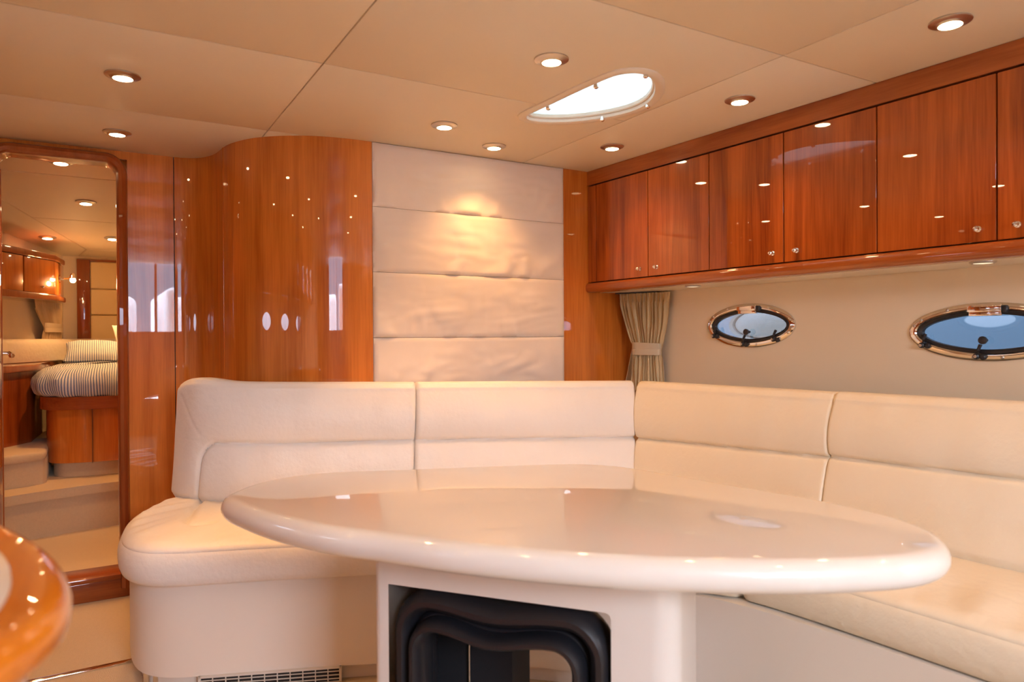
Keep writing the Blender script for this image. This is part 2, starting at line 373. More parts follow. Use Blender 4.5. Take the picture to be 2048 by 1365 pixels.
# ============================================================ WINDOWS
def port(n, cy, cz, a, b, X, gl='tinted_glass'):
    sgn = 1 if X(0) > 0 else -1
    w = sempty('window_%d' % n, (X(cy), cy, cz))
    def ring(ps, dx): return [Vector((X(y)-sgn*dx, y, z)) for y, z in ps]
    sc = lambda d: lens(cy, cz, a-d*1.08, b-d*.93, p=1.98-.38*max(0, d)/.042)
    bm = bmesh.new(); loft(bm, [ring(sc(0), -.001), ring(sc(.001), .006), ring(sc(.008), .011), ring(sc(.022), .012), ring(sc(.026), .008), ring(sc(.027), -.03)], caps=False)
    obj('port_frame', bm, 'chrome', w)
    bm = bmesh.new(); loft(bm, [ring(sc(.0255), -.02), ring(sc(.0265), .006), ring(sc(.033), .008), ring(sc(.041), .003), ring(sc(.042), -.012)], caps=False)
    obj('gasket', bm, 'rubber', w)
    bm = bmesh.new(); pts = ring(sc(.038), -.010); bm.faces.new([bm.verts.new(p) for p in pts]); obj('pane', bm, gl, w)
    if sgn < 0: return w
    # hinge plate at the top
    bm = bmesh.new(); xx = X(cy)
    box(bm, xx-.024, xx-.010, cy-.052, cy+.052, cz+b-.032, cz+b-.008, .003); box(bm, xx-.018, xx-.006, cy-.050, cy+.050, cz+b-.045, cz+b-.028, .003)
    obj('hinge', bm, 'chrome', w)
    bm = bmesh.new(); box(bm, xx-.02, xx-.004, cy-.066, cy-.052, cz+b-.036, cz+b-.012, .003); obj('hinge_stop', bm, 'black_plastic', w)
    # screws round the frame
    for k in (1, 2, 4, 8, 11, 13.5, 14.8, 17.2, 18.6, 22):
        t = 2*pi*k/24; y = cy+(a-.014)*cos(t); z = cz+(b-.012)*sin(t)
        obj('screw', lathe(bmesh.new(), [(.0055, -.0105), (.0055, -.0125), (.003, -.0145), (0, -.0145)], 10, (X(y), y, z), 'X'), 'brushed', w)
    # three dog clasps along the bottom, one pull knob
    for f, dz in ((.80, .50), (.08, .93), (-.62, .68)):
        y = cy+a*f*.97; z = cz-(b-.014)*dz
        bm = bmesh.new(); xx = X(y); tube(bm, [(xx-.016, y, z), (xx-.022, y-.002, z+.016), (xx-.012, y-.004, z+.034)], .0065, 8, ry=.005)
        lathe(bm, [(.010, -.010), (.010, -.020), (.006, -.024), (0, -.024)], 12, (xx, y+.006, z-.004), 'X')
        lathe(bm, [(.010, -.010), (.010, -.018), (.006, -.021), (0, -.021)], 12, (xx, y-.014, z-.006), 'X')
        cl = obj('clasp', bm, 'black_plastic', w)
        obj('clasp_screw', lathe(bmesh.new(), [(.0055, -.023), (.0055, -.026), (0, -.027)], 10, (xx, y+.006, z-.004), 'X'), 'brushed', cl)
    obj('pull_knob', lathe(bmesh.new(), [(.006, .01), (.006, -.006), (.0135, -.010), (.0135, -.016), (.009, -.018), (0, -.018)], 14, (X(cy), cy+.008, cz-.028), 'X'), 'black_plastic', w)
    return w
for i, (c, z, a, b) in enumerate(PORTS): port(i+1, c, z, a, b, hx)
for i, c in enumerate((2.6, 1.75, .9)): port(i+4, c, 1.25, .23, .10, px_, 'port_glass')
# skylight
w = sempty('window_7', (1.55, 2.0, CZ))
def sl_(d, z): return [Vector((p.x, p.y, z)) for p in offset_loop(sky_in, d)]
bm = bmesh.new(); loft(bm, [sl_(.036, CZ+.003), sl_(.035, CZ-.004), sl_(.028, CZ-.009), sl_(.012, CZ-.010), sl_(.003, CZ-.006), sl_(.001, CZ+.0), sl_(.002, CZ+.10)], caps=False)
obj('skylight_frame', bm, 'cream_plastic', w)
bm = bmesh.new(); loft(bm, [sl_(.002, CZ+.008), sl_(-.004, CZ+.006), sl_(-.007, CZ+.010), sl_(-.007, CZ+.02)], caps=False); obj('inner_rim', bm, 'cream_plastic', w)
bm = bmesh.new(); bm.faces.new([bm.verts.new(p) for p in sl_(.001, CZ+.022)]); obj('pane', bm, 'frosted_glass', w)
for x, y in ((1.423, 1.866), (1.408, 2.128), (1.660, 2.140), (1.705, 1.935), (1.50, 1.712)):
    obj('screw_knob', lathe(bmesh.new(), [(.007, CZ), (.009, CZ-.010), (.0085, CZ-.015), (.005, CZ-.018), (0, CZ-.018)], 12, (x, y, 0)), 'chrome', w)

# ============================================================ OUTSIDE (seen only as reflections and through the ports)
CK = thing('cockpit', 'white moulded cockpit seating seen only as a reflection of the open companionway', 'cockpit', (.3, -3, 0))
obj('seat', B(-.6, .50, -4.6, -3.8, 1.0, 1.72, .12, 4), 'deck_white', CK)
obj('coaming', B(.80, 1.15, -6, -3.0, 1.0, 1.80, .08, 4), 'deck_white', CK)
obj('deck', B(-3, 4, -9, -2.4, .9, 1.0), 'deck_white', CK)
bm = bmesh.new(); prism(bm, [(-60, -1), (-60, 6), (-40, 9), (-22, 7), (-8, 10.5), (5, 8), (16, 11), (30, 7), (60, 5), (60, -1)], -60, -58, axis='Y'); struct(obj('hills', bm, 'hills'))
mat('boat_blue', (.055, .088, .125), .4); mat('fender_grey', (.30, .31, .34), .5, bump=.6, bscale=60, bdist=.004, bstretch=(1, 1, 12))
NB = thing('neighbouring_boat', 'blue grey hull and pale rounded fender seen through the portholes', 'boat', (4.2, 1.5, 0))
obj('hull_side', B(4.2, 4.4, -6, 9, -1, 2.6, .05), 'boat_blue', NB)
def fring(dx, a, b): return [Vector((dx, 2.36+a*.72*cos(2*pi*k/64)-.25*b*sin(2*pi*k/64), 1.200+.62*b*sin(2*pi*k/64))) for k in range(64)]
bm = bmesh.new(); loft(bm, [fring(2.95, .40, .17), fring(2.90, .395, .168), fring(2.87, .375, .155), fring(2.872, .345, .140), fring(2.885, .335, .132), fring(2.875, .32, .124), fring(2.87, .29, .105), fring(2.86, .15, .05), fring(2.858, .01, .004)]); obj('fender', bm, 'fender_grey', NB)

# ============================================================ CEILING LIGHTS
def spot(name, loc, e_, parent, ang=105):
    l = bpy.data.lights.new(name, 'SPOT'); l.energy = e_; l.color = LAMP; l.spot_size = math.radians(ang); l.spot_blend = .9; l.shadow_soft_size = .022
    o = bpy.data.objects.new(name, l); COL.objects.link(o); o.parent = parent; o.location = loc; return o
def light0():
    r = thing('ceiling_light', '', 'ceiling light', (0, 0, 0), 'recessed ceiling lights')
    obj('bezel', lathe(bmesh.new(), [(.046, .004), (.0515, -.001), (.0515, -.004), (.046, -.0065), (.040, -.0075), (.035, -.009), (.031, -.0125), (.0285, -.0125), (.027, -.006), (0, -.004)], 28), 'brushed', r, local=True)
    obj('bulb_lens', lathe(bmesh.new(), [(.0275, -.008), (.0270, -.0125), (.018, -.015), (0, -.016)], 24), 'bulb', r, local=True)
    return r
LS = [(.085, 3.259, 'ceiling light just aft of the cabin doorway'), (.083, 2.545, 'ceiling light at upper left, second out from the doorway'),
      (1.185, 2.527, 'ceiling light left of the skylight, above the blind'), (1.184, 1.770, 'largest ceiling light over the table, left of the skylight'),
      (1.503, 2.699, 'small ceiling light closest to the top of the blind'), (1.957, 2.454, 'ceiling light nearest the corner beside the cabinet'),
      (1.961, 1.745, 'ceiling light beside the cabinet, right of the skylight'), (1.960, 1.033, 'ceiling light at the top right of the photo'),
      (.085, 1.80, 'ceiling light over the galley passage near the table'), (.085, 1.05, 'ceiling light right over the galley counter'),
      (1.185, 1.02, 'ceiling light over the aft edge of the table'), (1.185, .27, 'ceiling light between table and companionway'),
      (1.96, .32, 'ceiling light over the aft end of the sofa'), (-.75, 2.45, 'ceiling light over the forward galley'), (-.75, 1.74, 'ceiling light over the middle of the galley'), (-.75, 1.03, 'ceiling light over the aft galley')]
proto = light0()
first = True
def place_light(x, y, z, lab, e_, ang=95, group='recessed ceiling lights'):
    global first
    if first: o = proto; first = False
    else:
        o = proto.copy(); COL.objects.link(o)
        for ch in proto.children:
            if ch.type == 'MESH': c = ch.copy(); COL.objects.link(c); c.parent = o
    o.location = (x, y, z); o['label'] = lab; o['group'] = group
    return o
made = []
EN = {(1.185, 1.02): .45, (.085, 1.05): .5, (1.185, .27): .6, (1.185, 2.527): 3.0, (1.503, 2.699): 2.3, (.083, 2.545): .8}
for x, y, lab in LS: made.append((place_light(x, y, CZ, lab, LAMP_W), LAMP_W*EN.get((x, y), 1)))
def cz_(y): return CZ-.073*(y-3.58)
for x, y, lab in ((-.126, 3.83, 'cabin ceiling light cut by the top of the door frame'), (-.035, 4.569, 'cabin ceiling light seen in the middle of the doorway'), (-.264, 5.625, 'small cabin ceiling light above the reading lamp'), (.111, 5.533, 'cabin ceiling light half hidden by the right of the door frame'), (.75, 5.5, 'cabin ceiling light over the far side of the bed')):
    o = place_light(x, y, cz_(y)-.001, lab, 5, group='recessed lights in the cabin ceiling'); o.rotation_euler = (-.073, 0, 0); made.append((o, 4 if abs(x+.264) < .01 else 28))
for o, e_ in made:
    x, y = o.location.x, o.location.y
    if abs(x-.083) < .001: sl = spot('lamp', (0, 0, -.022), 42, o, 42); sl.rotation_euler = Vector((-.42, .16, 1.45)).to_track_quat('Z', 'Y').to_euler()   # halogen reflector turned towards the seat
    elif abs(y-3.259) < .001: spot('lamp', (0, 0, -.022), 16, o, 55)
    else: spot('lamp', (0, 0, -.022), e_, o, 68 if abs(y-2.527) < .001 else 110)

# ============================================================ OVERHEAD CABINET
fx = lambda y: 2.147+(2.895-y)*.0517
OC = thing('overhead_cabinet', 'long glossy cherry overhead cabinet with chrome knobs along the right wall', 'cabinet', (2.25, 1.5, 1.355))
YA = -.6
def cabprism(z0, z1, dx, back=None, y0=YA, y1=2.893, bev=0, seg=3, name='x', m='cherry_red', parent=None):
    pts = [(fx(y0)+dx, y0), (fx(y1)+dx, y1), ((back(y1) if back else hx(y1)-.002), y1), ((back(y0) if back else hx(y0)-.002), y0)]
    bm = prism(bmesh.new(), pts, z0, z1)
    if bev:
        es = [e_ for e_ in bm.edges if abs(e_.verts[0].co.z-e_.verts[1].co.z) < 1e-4 and all(abs(v.co.x-(fx(v.co.y)+dx)) < 1e-4 for v in e_.verts)]
        bmesh.ops.bevel(bm, geom=es, offset=bev, segments=seg, affect='EDGES', profile=.5)
    return obj(name, bm, m, parent or OC)
cabprism(1.405, 1.89, .020, name='carcass', m='joint_brown')
cabprism(1.893, CZ-.001, .0, back=lambda y: fx(y)+.06, name='cornice', m='cherry_red_y')
cabprism(1.355, 1.403, -.012, back=lambda y: fx(y)+.05, bev=.020, seg=5, name='lower_rail', m='cherry_red_y')
cabprism(1.357, 1.372, .05, name='underside_panel', m='cream_plastic')
seams = [2.825, 2.465, 2.111, 1.758, 1.406, 1.054, .70, .348, -.004, -.356]
def cdoor(y1, y0, name='door'):
    g_ = .0022; pts = [(fx(y0+g_), y0+g_), (fx(y1-g_), y1-g_), (fx(y1-g_)+.018, y1-g_), (fx(y0+g_)+.018, y0+g_)]
    bm = prism(bmesh.new(), pts, 1.406, 1.886); bmesh.ops.bevel(bm, geom=list(bm.edges), offset=.0012, segments=1, affect='EDGES')
    return obj(name, bm, 'cherry_red', OC)
cdoor(2.892, 2.825, 'filler_panel')
def knob(parent, x, y, z, s=1, dx=-1):
    bm = lathe(bmesh.new(), [(.009*s, 0), (.009*s, .002*s*1), (.0045*s, .004*s), (.004*s, .010*s), (.008*s, .0135*s), (.0085*s, .018*s), (.005*s, .0225*s), (0, .0235*s)], 16, (0, 0, 0), 'X')
    for v in bm.verts: v.co.x *= dx; v.co += Vector((x, y, z))
    return obj('knob', bm, 'chrome', parent)
ky = [2.517, 2.409, 1.804, 1.702, 1.102, 1.001, .40, .30, -.30]
for i in range(9):
    d = cdoor(seams[i], seams[i+1]); y = ky[i]; knob(d, fx(y), y, 1.4435)
# under-cabinet puck lights
for y, lab in ((2.30, 'flush puck light under the cabinet beside the curtain'), (1.14, 'flush puck light under the cabinet above the right porthole')):
    t = thing('under_cabinet_light', lab, 'light', (fx(y)+.105, y, 1.357), 'puck lights under the overhead cabinet')
    obj('rim', lathe(bmesh.new(), [(.036, 0), (.036, -.004), (.031, -.007), (.029, -.005), (.026, -.002)], 24), 'brushed', t, local=True)
    obj('lens', lathe(bmesh.new(), [(.028, -.001), (.026, -.006), (0, -.008)], 24), 'puck_lens', t, local=True)

# ============================================================ ROMAN BLIND
RB = thing('roman_blind', 'cream fabric roman blind of flat horizontal panels, filling the bulkhead between two cherry panels', 'blind', (1.51, 2.895, .5))
zs = [CZ-.001, 1.6915, 1.414, 1.1335, .853, .60]
for k in range(5):
    z1, z0 = zs[k], zs[k+1]; bm = bmesh.new(); nx, nz = 90, 28; rows = []
    for j in range(nz+1):
        row = []
        for i in range(nx+1):
            u, v = i/nx, j/nz; x = 1.0205+u*.980; z = z0+.0008+(z1-z0-.0016)*v
            e_ = min(1, v/.07, (1-v)/.03, u/.012, (1-u)/.012); e_ = sqrt(max(0, 1-(1-e_)**2))
            q = noise.noise(Vector((x*5+k*7, z*3, k*3.1)))
            # sagging folds: gathers that fan up from the lower hem
            f1 = noise.noise(Vector((x*11+q*1.5+k*5, v*2.2-u*1.2, k*2.)))
            sag = (1-v)**1.3*max(0, f1)*.020+.009*q*sin(pi*v)+.007*abs(noise.noise(Vector((x*7-v*3, v*5+x*2, k+9.))))*sin(pi*v)
            row.append(bm.verts.new((x, 2.893-.004*e_-(sag+.003*sin(pi*v))*e_, z)))
        rows.append(row)
    for j in range(nz):
        for i in range(nx): bm.faces.new((rows[j][i], rows[j][i+1], rows[j+1][i+1], rows[j+1][i]))
    rr = bmesh.ops.extrude_edge_only(bm, edges=[e_ for e_ in bm.edges if e_.is_boundary])
    for v in [q for q in rr['geom'] if isinstance(q, bmesh.types.BMVert)]: v.co.y = 2.903
    obj('blind_panel', bm, 'blind_fabric', RB, ang=60)
obj('backing', B(1.02, 2.001, 2.899, 2.904, .6, CZ-.001), 'joint_brown', RB)

# ============================================================ CURTAINS
def curtain(root, A, Bp, z1, z0, ztie, wtie, tie_s, m='curtain_silk', nf=11, amp=.014, seed=0, depth=.12, shift=0):
    A, Bp = Vector(A), Vector(Bp); dirv = (Bp-A); Wd = dirv.length; dirv.normalize(); nrm = Vector((dirv.y, -dirv.x, 0))
    nu, nv = 220, 60; bm = bmesh.new(); rows = []
    for j in range(nv+1):
        v = j/nv; z = z1+(z0-z1)*v; tt = (z1-z)/(z1-ztie)
        if tt <= 1: wf = 1+(wtie-1)*(tt**1.6*.9+.1*tt if tt > .0 else 0); c = .5+(tie_s-.5)*tt**1.3
        else: wf = wtie*(1+.12*(tt-1)*3); c = tie_s+shift*(tt-1)
        head = 1 if z > z1-.045 else 0
        row = []
        for i in range(nu+1):
            u = i/nu; ph = u*nf*2*pi+1.1*noise.noise(Vector((u*4, v*1.3, seed)))*3
            a = amp*(1.0 if not head else .55)*(1.15-.5*min(1, tt))
            if abs(tt-1) < .12: a *= .45
            s = (c+(u-.5)*wf)*Wd+.004*sin(ph+1.4+v*2)
            n_ = a*(sin(ph)+.35*sin(2.3*ph+seed))+.012*noise.noise(Vector((u*9, v*4, seed+3)))+depth*.1*(1-(2*u-1)**2)
            if head: n_ += .004*sin(u*60*pi)
            p = A+dirv*s+nrm*n_; row.append(bm.verts.new((p.x, p.y, z)))
        rows.append(row)
    for j in range(nv):
        for i in range(nu): bm.faces.new((rows[j][i], rows[j][i+1], rows[j+1][i+1], rows[j+1][i]))
    obj('fabric', bm, m, root, ang=60)
    # tie band
    c = A+dirv*(tie_s*Wd); hw = wtie*Wd/2+.006; loop = []
    for k in range(28):
        a = 2*pi*k/28; loop.append(c+dirv*(hw*math.copysign(abs(cos(a))**.8, cos(a)))+nrm*(.024*sin(a)+.010))
    bm = bmesh.new()
    loft(bm, [[Vector((p.x, p.y, ztie+.031-.004*cos(k/28*2*pi))) for k, p in enumerate(loop)], [Vector((p.x, p.y, ztie+.002)) for p in loop], [Vector((p.x, p.y, ztie-.001)) for p in [c+(q-c)*.975 for q in loop]], [Vector((p.x, p.y, ztie-.003)) for p in loop], [Vector((p.x, p.y, ztie-.030)) for p in loop]], caps=False)
    obj('tieback', bm, 'cream_plastic' if m != 'curtain_silk' else 'tie_fabric', root)
mat('tie_fabric', (.62, .50, .34), .6, bump=.2, bscale=400)
CU = thing('curtain', 'beige pleated curtain gathered with a tieback in the corner beside the porthole', 'curtain', (2.4, 2.75, .9))
curtain(CU, (2.325, 2.855, 0), (2.425, 2.60, 0), 1.350, .86, 1.070, .54, .56, nf=12, amp=.014, depth=.1)
bm = bmesh.new(); obox(bm, (2.375, 2.775, 1.3535), Vector((.38, -.925, 0)), Vector((.925, .38, 0)), Vector((0, 0, 1)), .115, .03, .003); obj('track', bm, 'black_plastic', CU)
bm = bmesh.new(); prism(bm, [(2.36, .87), (2.43, .87), (2.43, 1.08), (2.415, 1.08)], 2.865, 2.869, axis='Y'); obj('side_fold', bm, 'tie_fabric', CU)

# ============================================================ SOFA
SO = thing('corner_sofa', 'cream leather corner sofa wrapping round the white table', 'sofa', (1.2, 2.4, 0))
def vp(pts, k=8): return catmull([Vector((*p, 0)) if len(p) == 2 else Vector(p) for p in pts], k)
BF = [(.30, 3.26), (.17, 3.12), (.112, 2.95), (.098, 2.78), (.106, 2.645), (.135, 2.56), (.19, 2.50), (.27, 2.46), (.44, 2.395), (.70, 2.29), (.95, 2.17), (1.2, 1.98), (1.40, 1.78), (1.54, 1.60), (1.61, 1.45), (1.655, 1.25), (1.70, .95), (1.73, .6), (1.76, .1), (1.78, -.5)]
f = resample(vp(BF), 150)
poly = [(p.x, p.y) for p in f]+[(2.46, -.5), (2.42, 2.87), (1.02, 2.87), (.70, 2.95), (.55, 3.08), (.47, 3.28), (.40, 3.32)]
bm = prism(bmesh.new(), poly, .055, .35, .012, 3); obj('upholstered_base', bm, 'vinyl_base', SO)
kick = offset_loop([Vector(p) for p in poly], -.03); bm = prism(bmesh.new(), [(p.x, p.y) for p in kick], 0.001, .06); obj('kick_plinth', bm, 'vinyl_base', SO)
# seat cushions: radial loft from the front edge to the back line
def grooved(p, grooves):
    d = 0
    for gl, dep, wd in grooves:
        best = 1e9
        for a, b in zip(gl, gl[1:]):
            ab = b-a; t = max(0, min(1, (p-a).dot(ab)/ab.length_squared)); best = min(best, (p-(a+ab*t)).length)
        if best < wd*4: d += dep*exp(-(best/wd)**2)
    return d
def seat(front, back, n, zt0, zt1, m, grooves=(), e0=True, e1=True, zb=.352, wr=0, seed=0, rr_=.05):
    Fp = resample(vp(front), n); Bp_ = resample(vp(back), n); rings = []
    Ls = [0]
    for a, b in zip(Fp, Fp[1:]): Ls.append(Ls[-1]+(b-a).length)
    for i in range(n):
        a, b = Fp[i], Bp_[i]; out = (a-b).normalized(); dist = (a-b).length
        de = min(Ls[i] if e0 else 9, (Ls[-1]-Ls[i]) if e1 else 9); q = max(0, 1-de/.035); er = 1-sqrt(max(0, 1-q*q))   # end rounding
        ring = []
        prof = [(-.02, zb), (-.008, zb+.004), (.0, zb+.012), (.007, zb+.03), (.010, zb+.055), (.009, zb+.08), (.003, zb+.098), (-.001, zb+.106), (-.0035, zb+.1085), (-.003, zb+.111), (-.006, zb+.117), (-.014, zb+.1245), (-.025, zb+.130)]
        for o_, z in prof:
            zz = zb+(z-zb)*(1-.10*er); p = a+out*(o_-.022*er); ring.append(Vector((p.x, p.y, zz)))
        m_ = 46
        for k in range(1, m_+1):
            t = k/m_; s = .025+(dist-.025)*t; p = a-out*s
            z = zb+.130+(zt1-zb-.130)*(1-(1-min(1, s/.30))**2)*1.0
            z += .006*sin(pi*min(1, t))
            pv = Vector((p.x, p.y, 0))
            z -= grooved(pv, grooves)
            if wr: z += wr*noise.noise(Vector((Ls[i]*14, s*3, seed)))*exp(-((s-.12)/.12)**2)
            z -= .016*er
            ring.append(Vector((p.x, p.y, z)))
        p = a-out*dist; ring.append(Vector((p.x, p.y, zb)))
        rings.append(ring)
    bm = bmesh.new(); loft(bm, rings); return obj('seat_cushion', bm, m, SO, ang=50)
FL = [(.300, 3.24), (.215, 3.165), (.150, 3.06), (.100, 2.93), (.074, 2.78), (.070, 2.66), (.088, 2.57), (.13, 2.50), (.20, 2.452), (.30, 2.412), (.44, 2.362), (.62, 2.29), (.80, 2.215), (.95, 2.14)]
BL = [(.42, 3.10), (.43, 3.06), (.44, 3.02), (.45, 3.0), (.46, 2.98), (.47, 2.96), (.49, 2.95), (.51, 2.93), (.56, 2.91), (.66, 2.88), (.80, 2.84), (.95, 2.79), (1.06, 2.77), (1.18, 2.74)]
gv = [Vector((x, y, 0)) for x, y in ((.40, 3.05), (.352, 2.985), (.318, 2.88), (.285, 2.75), (.270, 2.67), (.278, 2.63), (.30, 2.61), (.34, 2.60))]
seat(FL, BL, 150, 0, .502, 'leather', [(gv, .017, .010)], e1=True, wr=.010, seed=4)
FC = [(.955, 2.138), (1.08, 2.06), (1.22, 1.94), (1.38, 1.775), (1.50, 1.645), (1.58, 1.545), (1.628, 1.468)]
BC = [(1.19, 2.74), (1.5, 2.68), (1.8, 2.62), (2.1, 2.55), (2.13, 2.4), (2.14, 2.0), (2.12, 1.63)]
seat(FC, BC, 80, 0, .50, 'leather_lamplit', e0=True, wr=.004, seed=8)
FR = [(1.633, 1.458), (1.655, 1.36), (1.672, 1.25), (1.69, 1.08), (1.71, .85), (1.735, .55), (1.76, .1), (1.78, -.48)]
BR = [(2.12, 1.62), (2.11, 1.45), (2.12, 1.3), (2.13, 1.1), (2.145, .85), (2.17, .5), (2.19, .1), (2.21, -.48)]
gr = [Vector((x, y, 0)) for x, y in ((1.86, 1.46), (1.87, 1.2), (1.89, .8), (1.93, .2))]
seat(FR, BR, 150, 0, .497, 'leather_lamplit', [(gr, .0015, .006)], wr=.012, seed=2)
# back cushions
def back(bot, top, zb, ztop, zg, n, m, round0=.03, round1=.012, border=None, seed=0, thick=.11, slant=0, wr=.008):
    """bot/top: xy lines of the front face at seat level and at the crown; zg(u), ztop(u)"""
    Pb = resample(vp(bot), n); Pt = resample(vp(top), n); Ls = [0]
    for a, b in zip(Pb, Pb[1:]): Ls.append(Ls[-1]+(b-a).length)
    T = Ls[-1]; rings = []
    for i in range(n):
        u = Ls[i]/T; a, b = Pb[i], Pt[i]
        tg = (Pb[min(n-1, i+1)]-Pb[max(0, i-1)]).normalized(); nr = Vector((tg.y, -tg.x, 0))
        d0, d1 = Ls[i], T-Ls[i]
        q0 = max(0, 1-d0/round0) if round0 else 0; q1 = max(0, 1-d1/round1) if round1 else 0
        er = round0*(1-sqrt(max(0, 1-q0*q0)))+round1*(1-sqrt(max(0, 1-q1*q1))); q = max(q0, q1)
        qs = max(0, 1-d0/.10) if border else 0
        zt = ztop(u)-er*.5-(.055*(1-sqrt(max(0, 1-qs*qs)))); g_ = zg(u); ring = []
        R_ = .035; H_ = zt-R_
        m_ = 62
        for k in range(m_+1):
            z = zb+(H_-zb)*k/m_; t = (z-zb)/(ztop(u)-zb); p = a.lerp(b, t)
            if border:
                bx, rad = .205-.015*t, .085
                dx, dz = bx-d0, z-g_      # outside if >0
                qx, qz = dx+rad, dz+rad
                sd = sqrt(max(qx, 0)**2+max(qz, 0)**2)+min(max(qx, qz), 0)-rad
            else: sd = z-g_
            inside = sd < 0
            bul = .012*(1-exp(sd/.03)) if inside else .012*(1-exp(-sd/.025))
            if not inside: bul += .014*sin(pi*min(1, max(0, (z-g_)/(H_-g_))))*(1 if not border else min(1, max(0, (d0-.08)/.2)))
            gro = .012*exp(-(sd/.006)**2)
            low = .018*max(0, 1-(z-zb)/.03)
            wk = wr*noise.noise(Vector((Ls[i]*9, z*5+Ls[i]*3, seed)))*(.5+.5*noise.noise(Vector((Ls[i]*2, 1, seed))))
            if round1 and d1 < .12: wk += .003*sin(z*60)*max(0, 1-d1/.1)*noise.noise(Vector((z*12, seed, 1)))
            dd = 0
            if border:   # diagonal seam running to the crown corner
                la, lb = Vector((.02, .80)), Vector((.125, .735)); A_ = Vector((.06, .91)); B_ = Vector((.20, .76)); pt_ = Vector((d0, z)); ab = B_-A_; tt = max(0, min(1, (pt_-A_).dot(ab)/ab.length_squared)); dd = .0035*exp(-((pt_-(A_+ab*tt)).length/.005)**2)
            pp = p+nr*(bul-gro-low-er+wk-dd); ring.append(Vector((pp.x, pp.y, z)))
        lastn = ring[-1]; pb = Vector((lastn.x, lastn.y, 0))
        for k in range(1, 9):
            an = pi/2*k/8; pp = pb-nr*R_*(1-cos(an)); seam = .004 if k == 3 else 0; ring.append(Vector((pp.x, pp.y, H_+R_*sin(an)-seam)))
        for k in range(1, 6):
            an = k/5; pp = pb-nr*(R_+(thick-R_-er)*an); ring.append(Vector((pp.x, pp.y, zt-.02*an**2)))
        pp = pb-nr*(thick-er); ring.append(Vector((pp.x, pp.y, zb)))
        rings.append(ring)
    bm = bmesh.new(); loft(bm, rings); return obj('back_cushion', bm, m, SO, ang=50)
# left run: leftmost (curled end), middle
back([(.265, 3.20), (.30, 3.09), (.355, 2.985), (.44, 2.90), (.55, 2.835), (.75, 2.765), (.92, 2.715), (1.102, 2.665)],
     [(.285, 3.12), (.315, 3.05), (.37, 2.975), (.45, 2.915), (.56, 2.865), (.76, 2.81), (.94, 2.775), (1.143, 2.725)], .49,
     lambda u: .974-.024*u+.012*exp(-((u-.16)/.09)**2), lambda u: .736-.022*u, 170, 'leather', round0=.035, round1=.016, border=True, seed=1, thick=.12)
back([(1.104, 2.664), (1.4, 2.60), (1.75, 2.515), (2.075, 2.44)], [(1.145, 2.724), (1.45, 2.665), (1.8, 2.59), (2.13, 2.515)], .49,
     lambda u: .950-.020*u, lambda u: .714-.036*u, 150, 'leather', round0=.016, round1=.014, seed=5)
# starboard run (direction of travel aft): two cushions plus one out of frame
back([(2.06, 2.44), (2.085, 2.1), (2.095, 1.8), (2.100, 1.532)], [(2.13, 2.495), (2.165, 2.1), (2.19, 1.8), (2.215, 1.552)], .49,
     lambda u: .930+.006*u, lambda u: .676+.040*u, 150, 'leather_lamplit', round0=.014, round1=.006, seed=9, thick=.18)
back([(2.100, 1.531), (2.105, 1.2), (2.125, .9), (2.15, .5)], [(2.215, 1.551), (2.225, 1.2), (2.245, .9), (2.27, .5)], .49,
     lambda u: .938+.012*u, lambda u: .719+.030*u, 150, 'leather_lamplit', round0=.007, round1=.012, seed=12, thick=.18)
back([(2.151, .496), (2.17, .1), (2.19, -.48)], [(2.271, .496), (2.29, .1), (2.31, -.48)], .49,
     lambda u: .950, lambda u: .749, 60, 'leather_lamplit', round0=.012, round1=.012, seed=14, thick=.14)
# louvred vent in the kick and a chrome foot
kd = Vector((.41, -.163, 0)).normalized(); kn = Vector((kd.y, -kd.x, 0))*1
AV = thing('air_vent', 'pale louvred air vent grille below the sofa base', 'vent', (.46, 2.385, 0))
c0 = Vector((.484, 2.372, .030)); bm = bmesh.new(); up = Vector((0, 0, 1)); kdn = kn
for dz in (-.024, .024): obox(bm, c0+up*dz, kd, kdn, up, .222, .006, .003)
for s in (-.219, .219): obox(bm, c0+kd*s, kd, kdn, up, .004, .006, .027)
for k in range(1, 11): obox(bm, c0+kd*(-.219+.438*k/11), kd, kdn, up, .0015, .005, .024)
obj('frame', bm, 'vent_grey', AV)
for dz in (-.012, 0, .012):
    bm = bmesh.new(); obox(bm, c0+up*dz, kd, kdn, up, .217, .005, .0012); obj('slat', bm, 'vent_grey', AV)
bm = bmesh.new(); obox(bm, c0-kdn*.001, kd, kdn, up, .218, .001, .024); obj('dark_backing', bm, 'joint_dark', AV)
bm = bmesh.new(); tube(bm, [(.140, 2.60, 0), (.140, 2.60, .054)], .012, 16); tube(bm, [(.165, 2.57, 0), (.165, 2.57, .054)], .010, 16); obj('chrome_foot', bm, 'chrome', SO)

# ============================================================ TABLE
TA = thing('dining_table', 'glossy white rounded triangular table on a hollow white pedestal', 'table', (.95, 1.35, 0))
TO = [(.292, 1.942), (.380, 2.033), (.504, 2.081), (.64, 2.063), (.827, 1.988), (1.072, 1.899), (1.216, 1.842), (1.290, 1.800), (1.333, 1.765), (1.370, 1.711), (1.398, 1.640), (1.464, 1.297), (1.502, 1.110), (1.510, .97), (1.495, .87), (1.455, .79), (1.40, .738), (1.335, .710), (1.238, .716), (1.097, .773), (.966, .850), (.784, .990), (.597, 1.190), (.479, 1.358), (.399, 1.470), (.328, 1.624), (.284, 1.769), (.265, 1.880)]
tl = [Vector((p.x, p.y)) for p in resample(catmull([Vector((*p, 0)) for p in TO], 6, True), 180, True)]
for _ in range(1): tl = [(tl[i-1]+tl[i]*2+tl[(i+1) % 180])/4 for i in range(180)]
rings = []; zt, zb2, th = .742, .678, .032
